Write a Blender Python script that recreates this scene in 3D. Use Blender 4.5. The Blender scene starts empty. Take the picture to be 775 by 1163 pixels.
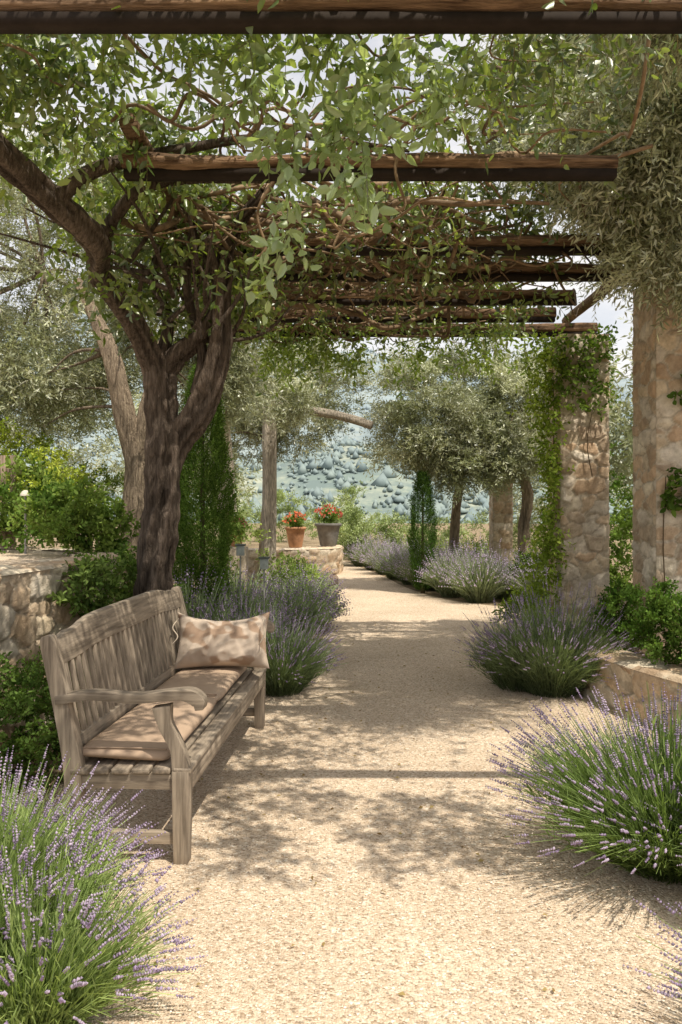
import bpy, math, numpy as np
from mathutils import Vector
R=np.random.default_rng(7)
sc=bpy.context.scene
A=np.array
def nz(v):
    v=np.asarray(v,float); return v/np.maximum(np.linalg.norm(v,axis=-1,keepdims=True),1e-9)
def rnd_unit(n):
    return nz(R.normal(size=(n,3)))
def snoise(p,f=1.0,seed=0):
    p=np.asarray(p)*f; r=np.random.default_rng(seed+100); o=0
    for i in range(6):
        k=r.normal(size=3)*(1+.35*i); ph=r.uniform(0,6.28)
        o=o+np.sin(p@k+ph)/(1+.25*i)
    return o/2.6
class B:
    def __init__(s): s.v=[];s.q=[];s.t=[];s.c=[];s.n=0;s.qm=[];s.tm=[]
    def add(s,V,Q=None,T=None,C=(.5,.5,.5),m=0):
        V=np.asarray(V,float).reshape(-1,3); C=np.asarray(C,float)
        if C.ndim==1: C=np.tile(C,(len(V),1))
        s.v.append(V); s.c.append(C)
        if Q is not None and len(Q): 
            Q=np.asarray(Q,int).reshape(-1,4); s.q.append(Q+s.n); s.qm.append(np.full(len(Q),m))
        if T is not None and len(T):
            T=np.asarray(T,int).reshape(-1,3); s.t.append(T+s.n); s.tm.append(np.full(len(T),m))
        s.n+=len(V)
    def obj(s,name,mats,parent=None,smooth=False,bevel=0):
        V=np.concatenate(s.v); C=np.concatenate(s.c)
        Q=np.concatenate(s.q) if s.q else np.zeros((0,4),int); T=np.concatenate(s.t) if s.t else np.zeros((0,3),int)
        M=np.concatenate([*(s.qm or [np.zeros(0)]),*(s.tm or [np.zeros(0)])]).astype(np.int32)
        me=bpy.data.meshes.new(name)
        me.vertices.add(len(V)); me.vertices.foreach_set('co',V.astype(np.float32).ravel())
        L=np.concatenate([Q.ravel(),T.ravel()]).astype(np.int32)
        me.loops.add(len(L)); me.loops.foreach_set('vertex_index',L)
        st=np.concatenate([np.arange(len(Q))*4,len(Q)*4+np.arange(len(T))*3]).astype(np.int32)
        me.polygons.add(len(st)); me.polygons.foreach_set('loop_start',st)
        me.polygons.foreach_set('material_index',M)
        if smooth: me.polygons.foreach_set('use_smooth',np.ones(len(st),bool))
        me.update(calc_edges=True); me.validate()
        a=me.attributes.new('col','FLOAT_COLOR','POINT')
        a.data.foreach_set('color',np.c_[np.clip(C,0,1),np.ones(len(C))].astype(np.float32).ravel())
        for m in (mats if isinstance(mats,(list,tuple)) else [mats]): me.materials.append(m)
        o=bpy.data.objects.new(name,me); sc.collection.objects.link(o)
        if parent: o.parent=parent
        if bevel:
            md=o.modifiers.new('b','BEVEL'); md.width=bevel; md.segments=2; md.limit_method='ANGLE'
        return o
def empty(name,loc=(0,0,0),rz=0):
    o=bpy.data.objects.new(name,None); o.location=loc; o.rotation_euler=(0,0,rz); sc.collection.objects.link(o); return o
# ---------- materials
def newmat(n):
    m=bpy.data.materials.new(n); m.use_nodes=True; nt=m.node_tree; nt.nodes.clear()
    return m,nt,nt.nodes.new('ShaderNodeOutputMaterial')
def N(nt,t,**k):
    n=nt.nodes.new(t)
    for a,b in k.items():
        if a in n.inputs: n.inputs[a].default_value=b
        else: setattr(n,a,b)
    return n
def attrcol(nt): 
    a=nt.nodes.new('ShaderNodeAttribute'); a.attribute_name='col'; return a.outputs['Color']
def leafmat(n,tr=.35,gloss=.0,tint=(1.25,1.35,.6)):
    m,nt,o=newmat(n); c=attrcol(nt); lk=nt.links.new
    p=N(nt,'ShaderNodeBsdfDiffuse'); lk(c,p.inputs[0])
    t=N(nt,'ShaderNodeBsdfTranslucent'); mx=N(nt,'ShaderNodeMix',data_type='RGBA',blend_type='MULTIPLY')
    mx.inputs[0].default_value=1; lk(c,mx.inputs[6]); mx.inputs[7].default_value=(*tint,1); lk(mx.outputs[2],t.inputs[0])
    x=N(nt,'ShaderNodeMixShader'); x.inputs[0].default_value=tr; lk(p.outputs[0],x.inputs[1]); lk(t.outputs[0],x.inputs[2]); out=x
    if gloss:
        g=N(nt,'ShaderNodeBsdfGlossy',Roughness=.38); g.inputs[0].default_value=(1,1,1,1); y=N(nt,'ShaderNodeMixShader'); y.inputs[0].default_value=gloss
        lk(x.outputs[0],y.inputs[1]); lk(g.outputs[0],y.inputs[2]); out=y
    lk(out.outputs[0],o.inputs[0]); return m
def texmat(n,rough=.85,sc1=(8,8,8),amt=.5,sc2=40,bump=.4,bdist=.01,dark=(.55,.5,.45),light=(1.25,1.2,1.15),spec=.25,detail=8):
    m,nt,o=newmat(n); lk=nt.links.new; c=attrcol(nt)
    tc=N(nt,'ShaderNodeTexCoord'); mp=N(nt,'ShaderNodeMapping'); mp.inputs['Scale'].default_value=sc1; lk(tc.outputs['Object'],mp.inputs[0])
    n1=N(nt,'ShaderNodeTexNoise',Scale=1.0,Detail=float(detail),Roughness=.65); lk(mp.outputs[0],n1.inputs['Vector'])
    cr=N(nt,'ShaderNodeValToRGB'); cr.color_ramp.elements[0].position=.34; cr.color_ramp.elements[1].position=.66
    cr.color_ramp.elements[0].color=(*dark,1); cr.color_ramp.elements[1].color=(*light,1); lk(n1.outputs[0],cr.inputs[0])
    mx=N(nt,'ShaderNodeMix',data_type='RGBA',blend_type='MULTIPLY'); mx.inputs[0].default_value=min(1,amt*2)
    lk(c,mx.inputs[6]); lk(cr.outputs[0],mx.inputs[7])
    p=N(nt,'ShaderNodeBsdfPrincipled',Roughness=rough); p.inputs['Specular IOR Level'].default_value=spec; lk(mx.outputs[2],p.inputs['Base Color'])
    mp2=N(nt,'ShaderNodeMapping'); s=sc2/max(sc1); mp2.inputs['Scale'].default_value=tuple(a*s for a in sc1); lk(tc.outputs['Object'],mp2.inputs[0])
    n2=N(nt,'ShaderNodeTexNoise',Scale=1.0,Detail=6.0,Roughness=.6); lk(mp2.outputs[0],n2.inputs['Vector'])
    ad=N(nt,'ShaderNodeMath',operation='ADD'); lk(n1.outputs[0],ad.inputs[0]); lk(n2.outputs[0],ad.inputs[1])
    b=N(nt,'ShaderNodeBump',Strength=bump,Distance=bdist); lk(ad.outputs[0],b.inputs['Height']); lk(b.outputs[0],p.inputs['Normal']); lk(p.outputs[0],o.inputs[0]); return m
M_olive=leafmat('olive_leaf',.33,.05,(1.15,1.15,.72))
M_vine=leafmat('vine_leaf',.48,.07,(1.4,1.4,.55))
M_bush=leafmat('bush_leaf',.33,0)
M_flow=leafmat('flower',.3,0,(1.1,1,1.1))
M_bark=texmat('bark',.95,(55,55,7),.5,110,1.0,.035,(.42,.40,.38),(1.45,1.42,1.38),.1)
M_stick=texmat('vine_bark',.9,(14,14,14),.5,60,.5,.01)
M_log=texmat('old_timber',.9,(4,45,45),.5,100,.9,.02,(.35,.3,.28),(1.7,1.6,1.5),.1)
M_steel=texmat('dark_steel',.8,(10,10,10),.3,60,.2,.004,spec=.1)
M_stone=texmat('rubble_stone',.9,(16,16,16),.4,90,.8,.012,(.70,.65,.60),(1.2,1.18,1.15))
M_woodL=texmat('weathered_teak_y',.8,(45,3,45),.5,160,.35,.004,(.48,.46,.44),(1.35,1.33,1.3))
M_woodV=texmat('weathered_teak_z',.8,(45,45,3),.5,160,.35,.004,(.48,.46,.44),(1.35,1.33,1.3))
M_woodX=texmat('weathered_teak_x',.8,(3,45,45),.5,160,.35,.004,(.48,.46,.44),(1.35,1.33,1.3))
M_cloth=texmat('linen',.95,(9,9,9),.25,500,.25,.002,(.85,.83,.81),(1.08,1.07,1.06))
M_soil=texmat('soil',.95,(3,3,3),.5,50,1.0,.03,(.6,.55,.5),(1.3,1.25,1.2))
M_pot=texmat('pottery',.8,(6,6,6),.4,50,.2,.004)
M_plain=texmat('pebble',.85,(30,30,30),.2,60,.1,.002)
def gravelmat():
    m,nt,o=newmat('gravel'); lk=nt.links.new
    tc=N(nt,'ShaderNodeTexCoord')
    v=N(nt,'ShaderNodeTexVoronoi',Scale=105.0); lk(tc.outputs['Object'],v.inputs['Vector'])
    v2=N(nt,'ShaderNodeTexVoronoi',Scale=240.0); lk(tc.outputs['Object'],v2.inputs['Vector'])
    n=N(nt,'ShaderNodeTexNoise',Scale=1.1,Detail=7.0,Roughness=.6); lk(tc.outputs['Object'],n.inputs['Vector'])
    sp=N(nt,'ShaderNodeSeparateColor'); lk(v.outputs['Color'],sp.inputs[0])
    cr=N(nt,'ShaderNodeValToRGB'); e=cr.color_ramp.elements; e[0].position=0; e[0].color=(.35,.26,.18,1); e[1].position=1; e[1].color=(.84,.77,.66,1)
    for p,c in ((.2,(.55,.43,.315,1)),(.6,(.655,.535,.41,1)),(.88,(.72,.605,.475,1))):
        k=cr.color_ramp.elements.new(p); k.color=c
    lk(sp.outputs[0],cr.inputs[0])
    cr2=N(nt,'ShaderNodeValToRGB'); cr2.color_ramp.elements[0].position=.3; cr2.color_ramp.elements[0].color=(.86,.84,.81,1); cr2.color_ramp.elements[1].position=.65; cr2.color_ramp.elements[1].color=(1.06,1.05,1.03,1)
    lk(n.outputs[0],cr2.inputs[0])
    mx=N(nt,'ShaderNodeMix',data_type='RGBA',blend_type='MULTIPLY'); mx.inputs[0].default_value=1; lk(cr.outputs[0],mx.inputs[6]); lk(cr2.outputs[0],mx.inputs[7])
    p=N(nt,'ShaderNodeBsdfDiffuse'); lk(mx.outputs[2],p.inputs[0])
    ad=N(nt,'ShaderNodeMath',operation='MULTIPLY_ADD'); lk(v2.outputs['Distance'],ad.inputs[0]); ad.inputs[1].default_value=.5; lk(v.outputs['Distance'],ad.inputs[2])
    b=N(nt,'ShaderNodeBump',Strength=.8,Distance=.007,invert=True); lk(ad.outputs[0],b.inputs['Height']); lk(b.outputs[0],p.inputs['Normal']); lk(p.outputs[0],o.inputs[0]); return m
M_gravel=gravelmat()
HAZE_COL=A([.30,.365,.43])  # aerial haze colour, painted into the albedo of hills, trees and houses
def haze_fac(r): return .28+.50*np.clip((r-80)/1000,0,1)
def hillmat():
    m,nt,o=newmat('hill_scrub_hazed'); lk=nt.links.new
    g=N(nt,'ShaderNodeNewGeometry'); mp=N(nt,'ShaderNodeMapping'); mp.inputs['Scale'].default_value=(1,.35,2.2); lk(g.outputs['Position'],mp.inputs[0])
    n=N(nt,'ShaderNodeTexNoise',Scale=.022,Detail=11.0,Roughness=.78); lk(mp.outputs[0],n.inputs['Vector'])
    wv=N(nt,'ShaderNodeTexWave',Scale=.06,Distortion=4.0,Detail=3.0); wv.bands_direction='Z'; lk(g.outputs['Position'],wv.inputs['Vector'])
    cr=N(nt,'ShaderNodeValToRGB'); e=cr.color_ramp.elements; e[0].position=.44; e[0].color=(.09,.125,.055,1); e[1].position=.60; e[1].color=(.36,.35,.20,1); lk(n.outputs[0],cr.inputs[0])
    c3=N(nt,'ShaderNodeValToRGB'); e=c3.color_ramp.elements; e[0].position=.2; e[0].color=(.7,.75,.68,1); e[1].position=.5; e[1].color=(1.1,1.1,1.05,1); lk(wv.outputs[0],c3.inputs[0])
    mx2=N(nt,'ShaderNodeMix',data_type='RGBA',blend_type='MULTIPLY'); mx2.inputs[0].default_value=1; lk(cr.outputs[0],mx2.inputs[6]); lk(c3.outputs[0],mx2.inputs[7])
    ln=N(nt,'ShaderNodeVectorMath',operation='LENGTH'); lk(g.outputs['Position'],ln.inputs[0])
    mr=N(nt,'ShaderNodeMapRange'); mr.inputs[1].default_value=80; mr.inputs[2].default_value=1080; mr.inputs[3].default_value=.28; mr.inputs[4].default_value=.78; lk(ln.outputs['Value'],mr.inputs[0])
    hz=N(nt,'ShaderNodeMix',data_type='RGBA'); lk(mr.outputs[0],hz.inputs[0]); lk(mx2.outputs[2],hz.inputs[6]); hz.inputs[7].default_value=(*HAZE_COL,1)  # haze mixed into the scrub colour by distance
    p=N(nt,'ShaderNodeBsdfDiffuse'); lk(hz.outputs[2],p.inputs[0]); lk(p.outputs[0],o.inputs[0]); return m
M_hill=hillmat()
def plainmat(n):
    m,nt,o=newmat(n); p=N(nt,'ShaderNodeBsdfDiffuse'); nt.links.new(attrcol(nt),p.inputs[0]); nt.links.new(p.outputs[0],o.inputs[0]); return m
M_far=plainmat('distant_hazed')
# ---------- geometry helpers
def catmull(P,k=8):
    P=np.asarray(P,float)
    if len(P)<3: 
        t=np.linspace(0,1,k+1)[:,None]; return P[0]*(1-t)+P[1]*t
    E=np.vstack([2*P[0]-P[1],P,2*P[-1]-P[-2]]); o=[]
    for i in range(1,len(E)-2):
        t=np.linspace(0,1,k,endpoint=False)[:,None]
        a,b,c,d=E[i-1],E[i],E[i+1],E[i+2]
        o.append(.5*((2*b)+(c-a)*t+(2*a-5*b+4*c-d)*t*t+(3*b-a-3*c+d)*t**3))
    return np.vstack([*o,P[-1:]])
def tube(b,pts,rad,seg=8,k=6,col=(.2,.15,.1),m=0,rough=0.0,cap=False,twist=0,seed=0):
    P=catmull(pts,k); rr=np.interp(np.linspace(0,1,len(P)),np.linspace(0,1,len(rad)),rad)
    T=nz(np.gradient(P,axis=0)); up=A([0,0,1.]) if abs(T[0][2])<.9 else A([1.,0,0])
    U=np.zeros_like(P); u=nz(np.cross(T[0],up))
    for i in range(len(P)):
        u=u-T[i]*np.dot(u,T[i]); u=u/np.linalg.norm(u); U[i]=u
    W=np.cross(T,U); a=np.linspace(0,2*np.pi,seg,endpoint=False)
    aa=a[None,:]+twist*np.linspace(0,1,len(P))[:,None]
    ring=np.cos(aa)[...,None]*U[:,None]+np.sin(aa)[...,None]*W[:,None]
    s=np.ones((len(P),seg)); C=np.tile(A(col,float),(len(P)*seg,1))
    if rough:
        fl=rough*(np.sin(a*3+seed)[None]*.8+np.sin(a*5+seed*2)[None]*.6+np.sin(a*8+seed*3)[None]*.5)
        q=P[:,None]+ring*.15
        s=1+fl+(rough*snoise(q.reshape(-1,3),5,seed).reshape(s.shape)+rough*.7*snoise(q.reshape(-1,3),14,seed+3).reshape(s.shape))
        C=C*np.clip(1+(s.reshape(-1,1)-1)*2.2,.45,1.5)
    V=P[:,None]+ring*(rr[:,None]*s)[...,None]
    i=np.arange(len(P)-1)[:,None]*seg; j=np.arange(seg)[None]; j2=(j+1)%seg
    Q=np.stack([i+j,i+j2,i+seg+j2,i+seg+j],-1).reshape(-1,4); V=V.reshape(-1,3); Tt=None
    if cap:
        n=len(V); V=np.vstack([V,P[0],P[-1]]); C=np.vstack([C,A(col),A(col)]); l=(len(P)-1)*seg; jj=np.arange(seg); 
        Tt=np.vstack([np.c_[np.full(seg,n),(jj+1)%seg,jj],np.c_[np.full(seg,n+1),l+jj,l+(jj+1)%seg]])
    b.add(V,Q,Tt,C,m)
def leaves(b,P,D,L,W,C,m=0,hexa=False,fold=.18):
    n=len(P); S=nz(np.cross(D,rnd_unit(n))); Nn=np.cross(S,D); L=np.broadcast_to(L,n)[:,None]; W=np.broadcast_to(W,n)[:,None]
    if hexa:
        bd=Nn*L*R.uniform(-.15,.15,(n,1))
        V=np.stack([P,P+D*L*.3+S*W*.45+Nn*W*fold,P+D*L*.68+S*W*.38+Nn*W*fold+bd*.6,P+D*L+bd*1.5,P+D*L*.68-S*W*.38+Nn*W*fold+bd*.6,P+D*L*.3-S*W*.45+Nn*W*fold],1)
        i=np.arange(n)[:,None]*6; Q=np.vstack([i+A([0,1,2,3]),i+A([0,3,4,5])]); kk=6
    else:
        V=np.stack([P,P+D*L*.45+S*W*.5+Nn*W*fold,P+D*L,P+D*L*.45-S*W*.5+Nn*W*fold],1)
        i=np.arange(n)[:,None]*4; Q=i+A([0,1,2,3]); kk=4
    b.add(V.reshape(-1,3),Q,None,np.repeat(C,kk,axis=0),m)
def twigs(b,P,D,k,tl,L,W,C,spread=.9,droop=.0,hexa=False,m=0,stem=None,var=.25):
    n=len(P); tl=np.broadcast_to(tl,n)
    t=(np.arange(k)[None]+.5)/k+R.uniform(-.3,.3,(n,k))/k
    pos=P[:,None]+D[:,None]*(t*tl[:,None])[...,None]; pos[...,2]-=droop*t*t*tl[:,None]
    a=nz(np.cross(D,rnd_unit(n))); c=np.cross(D,a)
    an=np.arange(k)[None]*2.6+R.uniform(-.5,.5,(n,k))
    ld=D[:,None]*R.uniform(.3,.9,(n,k,1))+(a[:,None]*np.cos(an)[...,None]+c[:,None]*np.sin(an)[...,None])*spread
    ld[...,2]-=droop*.6; ld=nz(ld).reshape(-1,3)
    CC=(C[:,None]*R.uniform(1-var,1+var,(n,k,1))).reshape(-1,3)
    nn=n*k; leaves(b,pos.reshape(-1,3),ld,L*R.uniform(.65,1.2,nn),W*R.uniform(.75,1.15,nn),CC,m,hexa)
    if stem is not None:
        s=a*.0022; e=P+D*tl[:,None]; e[:,2]-=droop*tl; mid=P+D*tl[:,None]*.5; mid[:,2]-=droop*.25*tl
        V=np.stack([P-s,P+s,mid+s,mid-s,e],1).reshape(-1,3); i=np.arange(n)[:,None]*5
        b.add(V,i+A([0,1,2,3]),i+A([3,2,4]),stem,m)
def mixc(c1,c2,n):
    t=R.uniform(0,1,(n,1)); return A(c1)*(1-t)+A(c2)*t
OL1=(.23,.26,.13); OL2=(.53,.55,.39)
def crown(b,ells,clr,tp,k,tl,L,W,c1=OL1,c2=OL2,droop=.25,inner=.35,hexa=False,up=.2,stem=(.2,.17,.1)):
    cents=[]
    for (c,r,nc) in ells:
        d=rnd_unit(nc); rad=R.uniform(inner**2,1,nc)**.5*(1+.16*snoise(d,2.2,int(abs(c[0])*10)))
        cc=A(c)+A(r)*d*rad[:,None]; cents.append(cc)
        n=nc*tp; ci=np.repeat(np.arange(nc),tp); cr=clr*R.uniform(.6,1.3,nc)[ci]
        g=rnd_unit(n)*(R.uniform(0,1,n)**.5)[:,None]*cr[:,None]*A([1,1,.75]); P=cc[ci]+g
        D=nz(d[ci]*.5+nz(g)*.6+rnd_unit(n)*.6+A([0,0,up]))
        cb=mixc(c1,c2,nc)*R.uniform(.75,1.2,(nc,1)); C=cb[ci]*R.uniform(.8,1.2,(n,1))
        twigs(b,P-D*tl*.4,D,k,tl*R.uniform(.6,1.2,n),L,W,C,.75,droop,hexa,0,stem)
    return np.vstack(cents)
def limbs(b,frm,cents,n,r0,col,mi):
    idx=R.choice(len(cents),min(n,len(cents)),replace=False)
    for i in idx:
        f=frm[np.argmin(np.linalg.norm(frm-cents[i],axis=1)+R.uniform(0,.3,len(frm)))]; e=f+(cents[i]-f)*.85; mid=(f+e)/2+R.normal(size=3)*.12*np.linalg.norm(e-f)*A([1,1,.6])+A([0,0,.08])
        tube(b,[f,mid,e],[r0*R.uniform(.6,1),r0*.45,.004],6,5,col,mi)
def box(b,c,s,col=(.5,.5,.5),m=0,ax=None):
    h=A(s)/2; V=A([[x,y,z] for x in(-1,1) for y in(-1,1) for z in(-1,1)])*h
    if ax is not None: V=V@A(ax)
    V=V+A(c); Q=[[0,1,3,2],[4,6,7,5],[0,4,5,1],[2,3,7,6],[0,2,6,4],[1,5,7,3]]; b.add(V,Q,None,col,m)
def sweep(b,pts,axis,w,th,col,m=0,k=5):
    P=catmull(pts,k); T=nz(np.gradient(P,axis=0)); ax=nz(np.asarray(axis,float)); Nn=nz(np.cross(T,ax))
    tt=np.interp(np.linspace(0,1,len(P)),np.linspace(0,1,len(th)),th)[:,None]/2; h=ax*w/2
    V=np.stack([P+h+Nn*tt,P-h+Nn*tt,P-h-Nn*tt,P+h-Nn*tt],1).reshape(-1,3); n=len(P)
    i=np.arange(n-1)[:,None]*4; Q=[i+A([j,(j+1)%4,4+(j+1)%4,4+j]) for j in range(4)]
    Q=np.vstack(Q+[A([[3,2,1,0]]),A([[0,1,2,3]])+4*(n-1)]); b.add(V,Q,None,col,m)
def sheet(name,poly,z,mat,col=(.3,.3,.3)):
    me=bpy.data.meshes.new(name); me.from_pydata([(x,y,z) for x,y in poly],[],[list(range(len(poly)))])
    a=me.attributes.new('col','FLOAT_COLOR','POINT')
    for d in a.data: d.color=(*col,1)
    me.materials.append(mat); o=bpy.data.objects.new(name,me); sc.collection.objects.link(o); return o
ST=A([(.56,.46,.33),(.47,.36,.25),(.62,.55,.43),(.38,.28,.19),(.54,.40,.27),(.60,.54,.45),(.42,.33,.24),(.50,.36,.24),(.58,.51,.42)])*1.1
MORT=A([.62,.54,.42])
_vs=[0]
def panel(b,f,W,H,res=.014,cell=(.19,.125),depth=.014,m=0,taper=True):
    _vs[0]+=1; r=np.random.default_rng(_vs[0]*17)
    ns_,nt_=max(3,int(W/res)+1),max(3,int(H/res)+1); s,t=np.meshgrid(np.linspace(0,W,ns_),np.linspace(0,H,nt_),indexing='ij')
    q=np.stack([s,t,s*0],-1).reshape(-1,3); ws=s+.020*snoise(q,16,_vs[0]).reshape(s.shape)+.006*snoise(q,55,4).reshape(s.shape); wt=t+.016*snoise(q,19,_vs[0]+1).reshape(s.shape)+.005*snoise(q,60,6).reshape(s.shape)
    nx,ny=int(W/cell[0])+8,int(H/cell[1])+8; jit=r.uniform(-.46,.46,(nx,ny,2)); wgt=r.uniform(-.32,.34,(nx,ny)); cid=r.integers(0,len(ST),(nx,ny)); off=r.uniform(-.6,.5,(nx,ny)); br=r.uniform(.88,1.12,(nx,ny)); tilt=r.normal(size=(nx,ny,2))*.5
    u=ws/cell[0]; v=wt/cell[1]; iu=np.floor(u).astype(int); iv=np.floor(v).astype(int)
    F1=np.full(s.shape,9.);F2=F1.copy();I1=np.zeros(s.shape,int);J1=I1.copy()
    for di in (-2,-1,0,1,2):
        for dj in (-2,-1,0,1,2):
            a=np.clip(iu+di+4,0,nx-1); c=np.clip(iv+dj+4,0,ny-1)
            dx=abs(u-(iu+di+.5+jit[a,c,0])); dy=abs(v-(iv+dj+.5+jit[a,c,1]))
            d=(dx**2.6+dy**2.6)**(1/2.6)-wgt[a,c]
            n1=d<F1; F2=np.where(n1,F1,np.minimum(F2,d)); F1=np.where(n1,d,F1); I1=np.where(n1,a,I1); J1=np.where(n1,c,J1)
    e=F2-F1; nn=snoise(q,8,_vs[0]+9).reshape(s.shape)
    k=np.clip((e-.04-.06*nn)/.14,0,1); k=k*k*(3-2*k); k2=np.clip((e-.05-.07*nn)/.08,0,1)*np.clip(.85+.35*nn,.25,1)
    h=k*depth*(1+off[I1,J1])+k*.004*snoise(q,40,3).reshape(s.shape)+k*.006*((u-iu)*tilt[I1,J1,0]+(v-iv)*tilt[I1,J1,1])
    if taper:
        ed=np.minimum(np.minimum(s,W-s)/.02,1); h=h*np.clip(ed,0,1)
    C=ST[cid[I1,J1]]*br[I1,J1][...,None]; C=MORT*(1-k2[...,None])+C*k2[...,None]; C=C*(1+.10*snoise(q,9,5).reshape(s.shape))[...,None]*(1-.25*((e>.0)&(e<.05))[...,None])
    V=f(s.ravel(),t.ravel(),h.ravel()+.002); I=np.arange(ns_*nt_).reshape(ns_,nt_)
    b.add(V,np.stack([I[:-1,:-1],I[1:,:-1],I[1:,1:],I[:-1,1:]],-1).reshape(-1,4),None,C.reshape(-1,3),m)
def pillar(name,x,y,w,h,res=.012):
    p=empty(name,(x,y,0)); b=B(); hw=w/2
    box(b,(0,0,h/2),(w-.004,w-.004,h),MORT,0)
    for ux,uy in((1,0),(0,1),(-1,0),(0,-1)):
        u=A([ux,uy,0.]); n=A([uy,-ux,0.])
        panel(b,lambda s,t,q,u=u,n=n: (s-hw)[:,None]*u+n*(hw+q)[:,None]+np.c_[t*0,t*0,t],w,h,res)
    b.obj('rubble_masonry',M_stone,p,True); return p
def wall(name,path,h,cap=.32,res=.016):
    P=catmull([(x,y,0) for x,y in path],10); d=np.r_[0,np.cumsum(np.linalg.norm(np.diff(P,axis=0),axis=1))]; Wd=d[-1]
    T=nz(np.gradient(P,axis=0)); Nn=np.c_[T[:,1],-T[:,0],T[:,2]*0]
    def at(s): 
        return np.c_[np.interp(s,d,P[:,0]),np.interp(s,d,P[:,1]),s*0], nz(np.c_[np.interp(s,d,Nn[:,0]),np.interp(s,d,Nn[:,1]),s*0])
    b=B(); p=empty(name)
    def f(s,t,q): a,n=at(s); return a+n*(q*(t<h-.001))[:,None]+np.c_[t*0,t*0,t]
    panel(b,f,Wd,h,res,(.24,.14),.026,0,False)
    def g(s,t,q): a,n=at(s); e=np.clip(t/.03,0,1); return a+n*(.022-t)[:,None]+np.c_[t*0,t*0,h+.004+q*e-.012*(1-e)]
    panel(b,g,Wd,cap,res,(.3,.24),.008,0,False)
    s=np.linspace(0,Wd,60); a,n=at(s); V=np.vstack([a,a+A([0,0,h]),a-n*cap+A([0,0,h]),a-n*cap]); i=np.arange(59)[:,None]
    b.add(V,np.vstack([i+A([0,1,61,60]),i+A([60,61,121,120]),i+A([120,121,181,180])]),None,MORT*.9,0)
    b.obj('rubble_masonry',M_stone,p,True); return at,Wd
# ---------- camera, light
cam=bpy.data.cameras.new('cam'); co=bpy.data.objects.new('cam',cam); sc.collection.objects.link(co); sc.camera=co
co.location=(0,0,1.42); co.rotation_euler=(math.radians(90),0,0); cam.sensor_fit='VERTICAL'; cam.sensor_height=36; cam.lens=36*950/1163
cam.shift_y=-.0056; cam.clip_end=12000; cam.clip_start=.05
ts=Vector((.30,-.34,.89)).normalized()
sl=bpy.data.lights.new('sun','SUN'); sl.energy=5.0; sl.angle=math.radians(.55); sl.color=(1,.925,.79)
so=bpy.data.objects.new('sun',sl); sc.collection.objects.link(so); so.rotation_euler=ts.to_track_quat('Z','Y').to_euler()
w=bpy.data.worlds.new('World'); sc.world=w; w.use_nodes=True; nt=w.node_tree; lk=nt.links.new
sky=nt.nodes.new('ShaderNodeTexSky'); sky.sky_type='NISHITA'; sky.sun_disc=False; sky.sun_elevation=math.asin(ts.z); sky.sun_rotation=math.atan2(ts.x,ts.y)
sky.dust_density=2.0; sky.air_density=1.0; sky.ozone_density=1.0
tc=nt.nodes.new('ShaderNodeTexCoord'); mp=nt.nodes.new('ShaderNodeMapping'); mp.inputs['Scale'].default_value=(1,1,2.6); lk(tc.outputs['Generated'],mp.inputs[0])
ns_=nt.nodes.new('ShaderNodeTexNoise'); ns_.inputs['Scale'].default_value=2.6; ns_.inputs['Detail'].default_value=8; ns_.inputs['Roughness'].default_value=.6; lk(mp.outputs[0],ns_.inputs['Vector'])
cr=nt.nodes.new('ShaderNodeValToRGB'); cr.color_ramp.elements[0].position=.38; cr.color_ramp.elements[0].color=(.48,)*3+(1,); cr.color_ramp.elements[1].position=.63; cr.color_ramp.elements[1].color=(.97,)*3+(1,); lk(ns_.outputs[0],cr.inputs[0])
mx=nt.nodes.new('ShaderNodeMix'); mx.data_type='RGBA'; lk(cr.outputs[0],mx.inputs[0]); lk(sky.outputs[0],mx.inputs[6]); mx.inputs[7].default_value=(7.9,7.55,7.2,1)
bg=nt.nodes['Background']; lk(mx.outputs[2],bg.inputs[0]); bg.inputs[1].default_value=.15
sc.view_settings.view_transform='Standard'
# ---------- ground
n=48; sheet('ground',[(70*math.cos(i/n*6.2832),70*math.sin(i/n*6.2832)) for i in range(n)],0,M_soil,(.28,.22,.145))
pl=[(-1.6,-3),(-1.55,2),(-1.4,4.5),(-1.1,5.5),(-.8,6.2),(-.4,7.5),(-.15,9.5),(-.05,12),(-.05,15),(-.1,17.3),(-.5,19.5),(-1.6,23)]
pr=[(-.3,24),(.35,20),(.85,17),(1.15,14.5),(1.65,12.6),(2.6,11.3),(2.3,10.2),(1.75,9),(1.6,7.8),(1.85,6.6),(1.98,5.9),(1.95,5.2),(1.9,4.2),(2.0,3),(2.3,-3)]
c1=catmull([(x,y,0) for x,y in pl],5); c2=catmull([(x,y,0) for x,y in pr],5)
sheet('gravel_path',[(p[0],p[1]) for p in c2[::-1]]+[(p[0],p[1]) for p in c1[::-1]],.004,M_gravel)
npb=60000; yy=1.9+R.uniform(0,1,npb)**1.5*6; xx=R.uniform(-1.5,1.9,npb)
s=R.uniform(.0022,.0055,npb)[:,None]
base=A([[1,0,0],[-1,0,0],[0,1,0],[0,-1,0],[0,0,1],[0,0,-1.]])
V=base[None]*R.uniform(.6,1.3,(npb,6,1))*s[:,None]*A([1,1,.7]); an=R.uniform(0,6.28,npb); ca,sa=np.cos(an)[:,None],np.sin(an)[:,None]
V=np.stack([V[...,0]*ca-V[...,1]*sa,V[...,0]*sa+V[...,1]*ca,V[...,2]],-1)+np.c_[xx,yy,.004+s[:,0]*.4][:,None]
T=A([[0,2,4],[2,1,4],[1,3,4],[3,0,4]]); i=np.arange(npb)[:,None,None]*6
b=B(); C=A([.655,.535,.41])*R.uniform(.5,1.25,(npb,1)); C[R.uniform(size=npb)<.06]=(.8,.75,.66)
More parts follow.
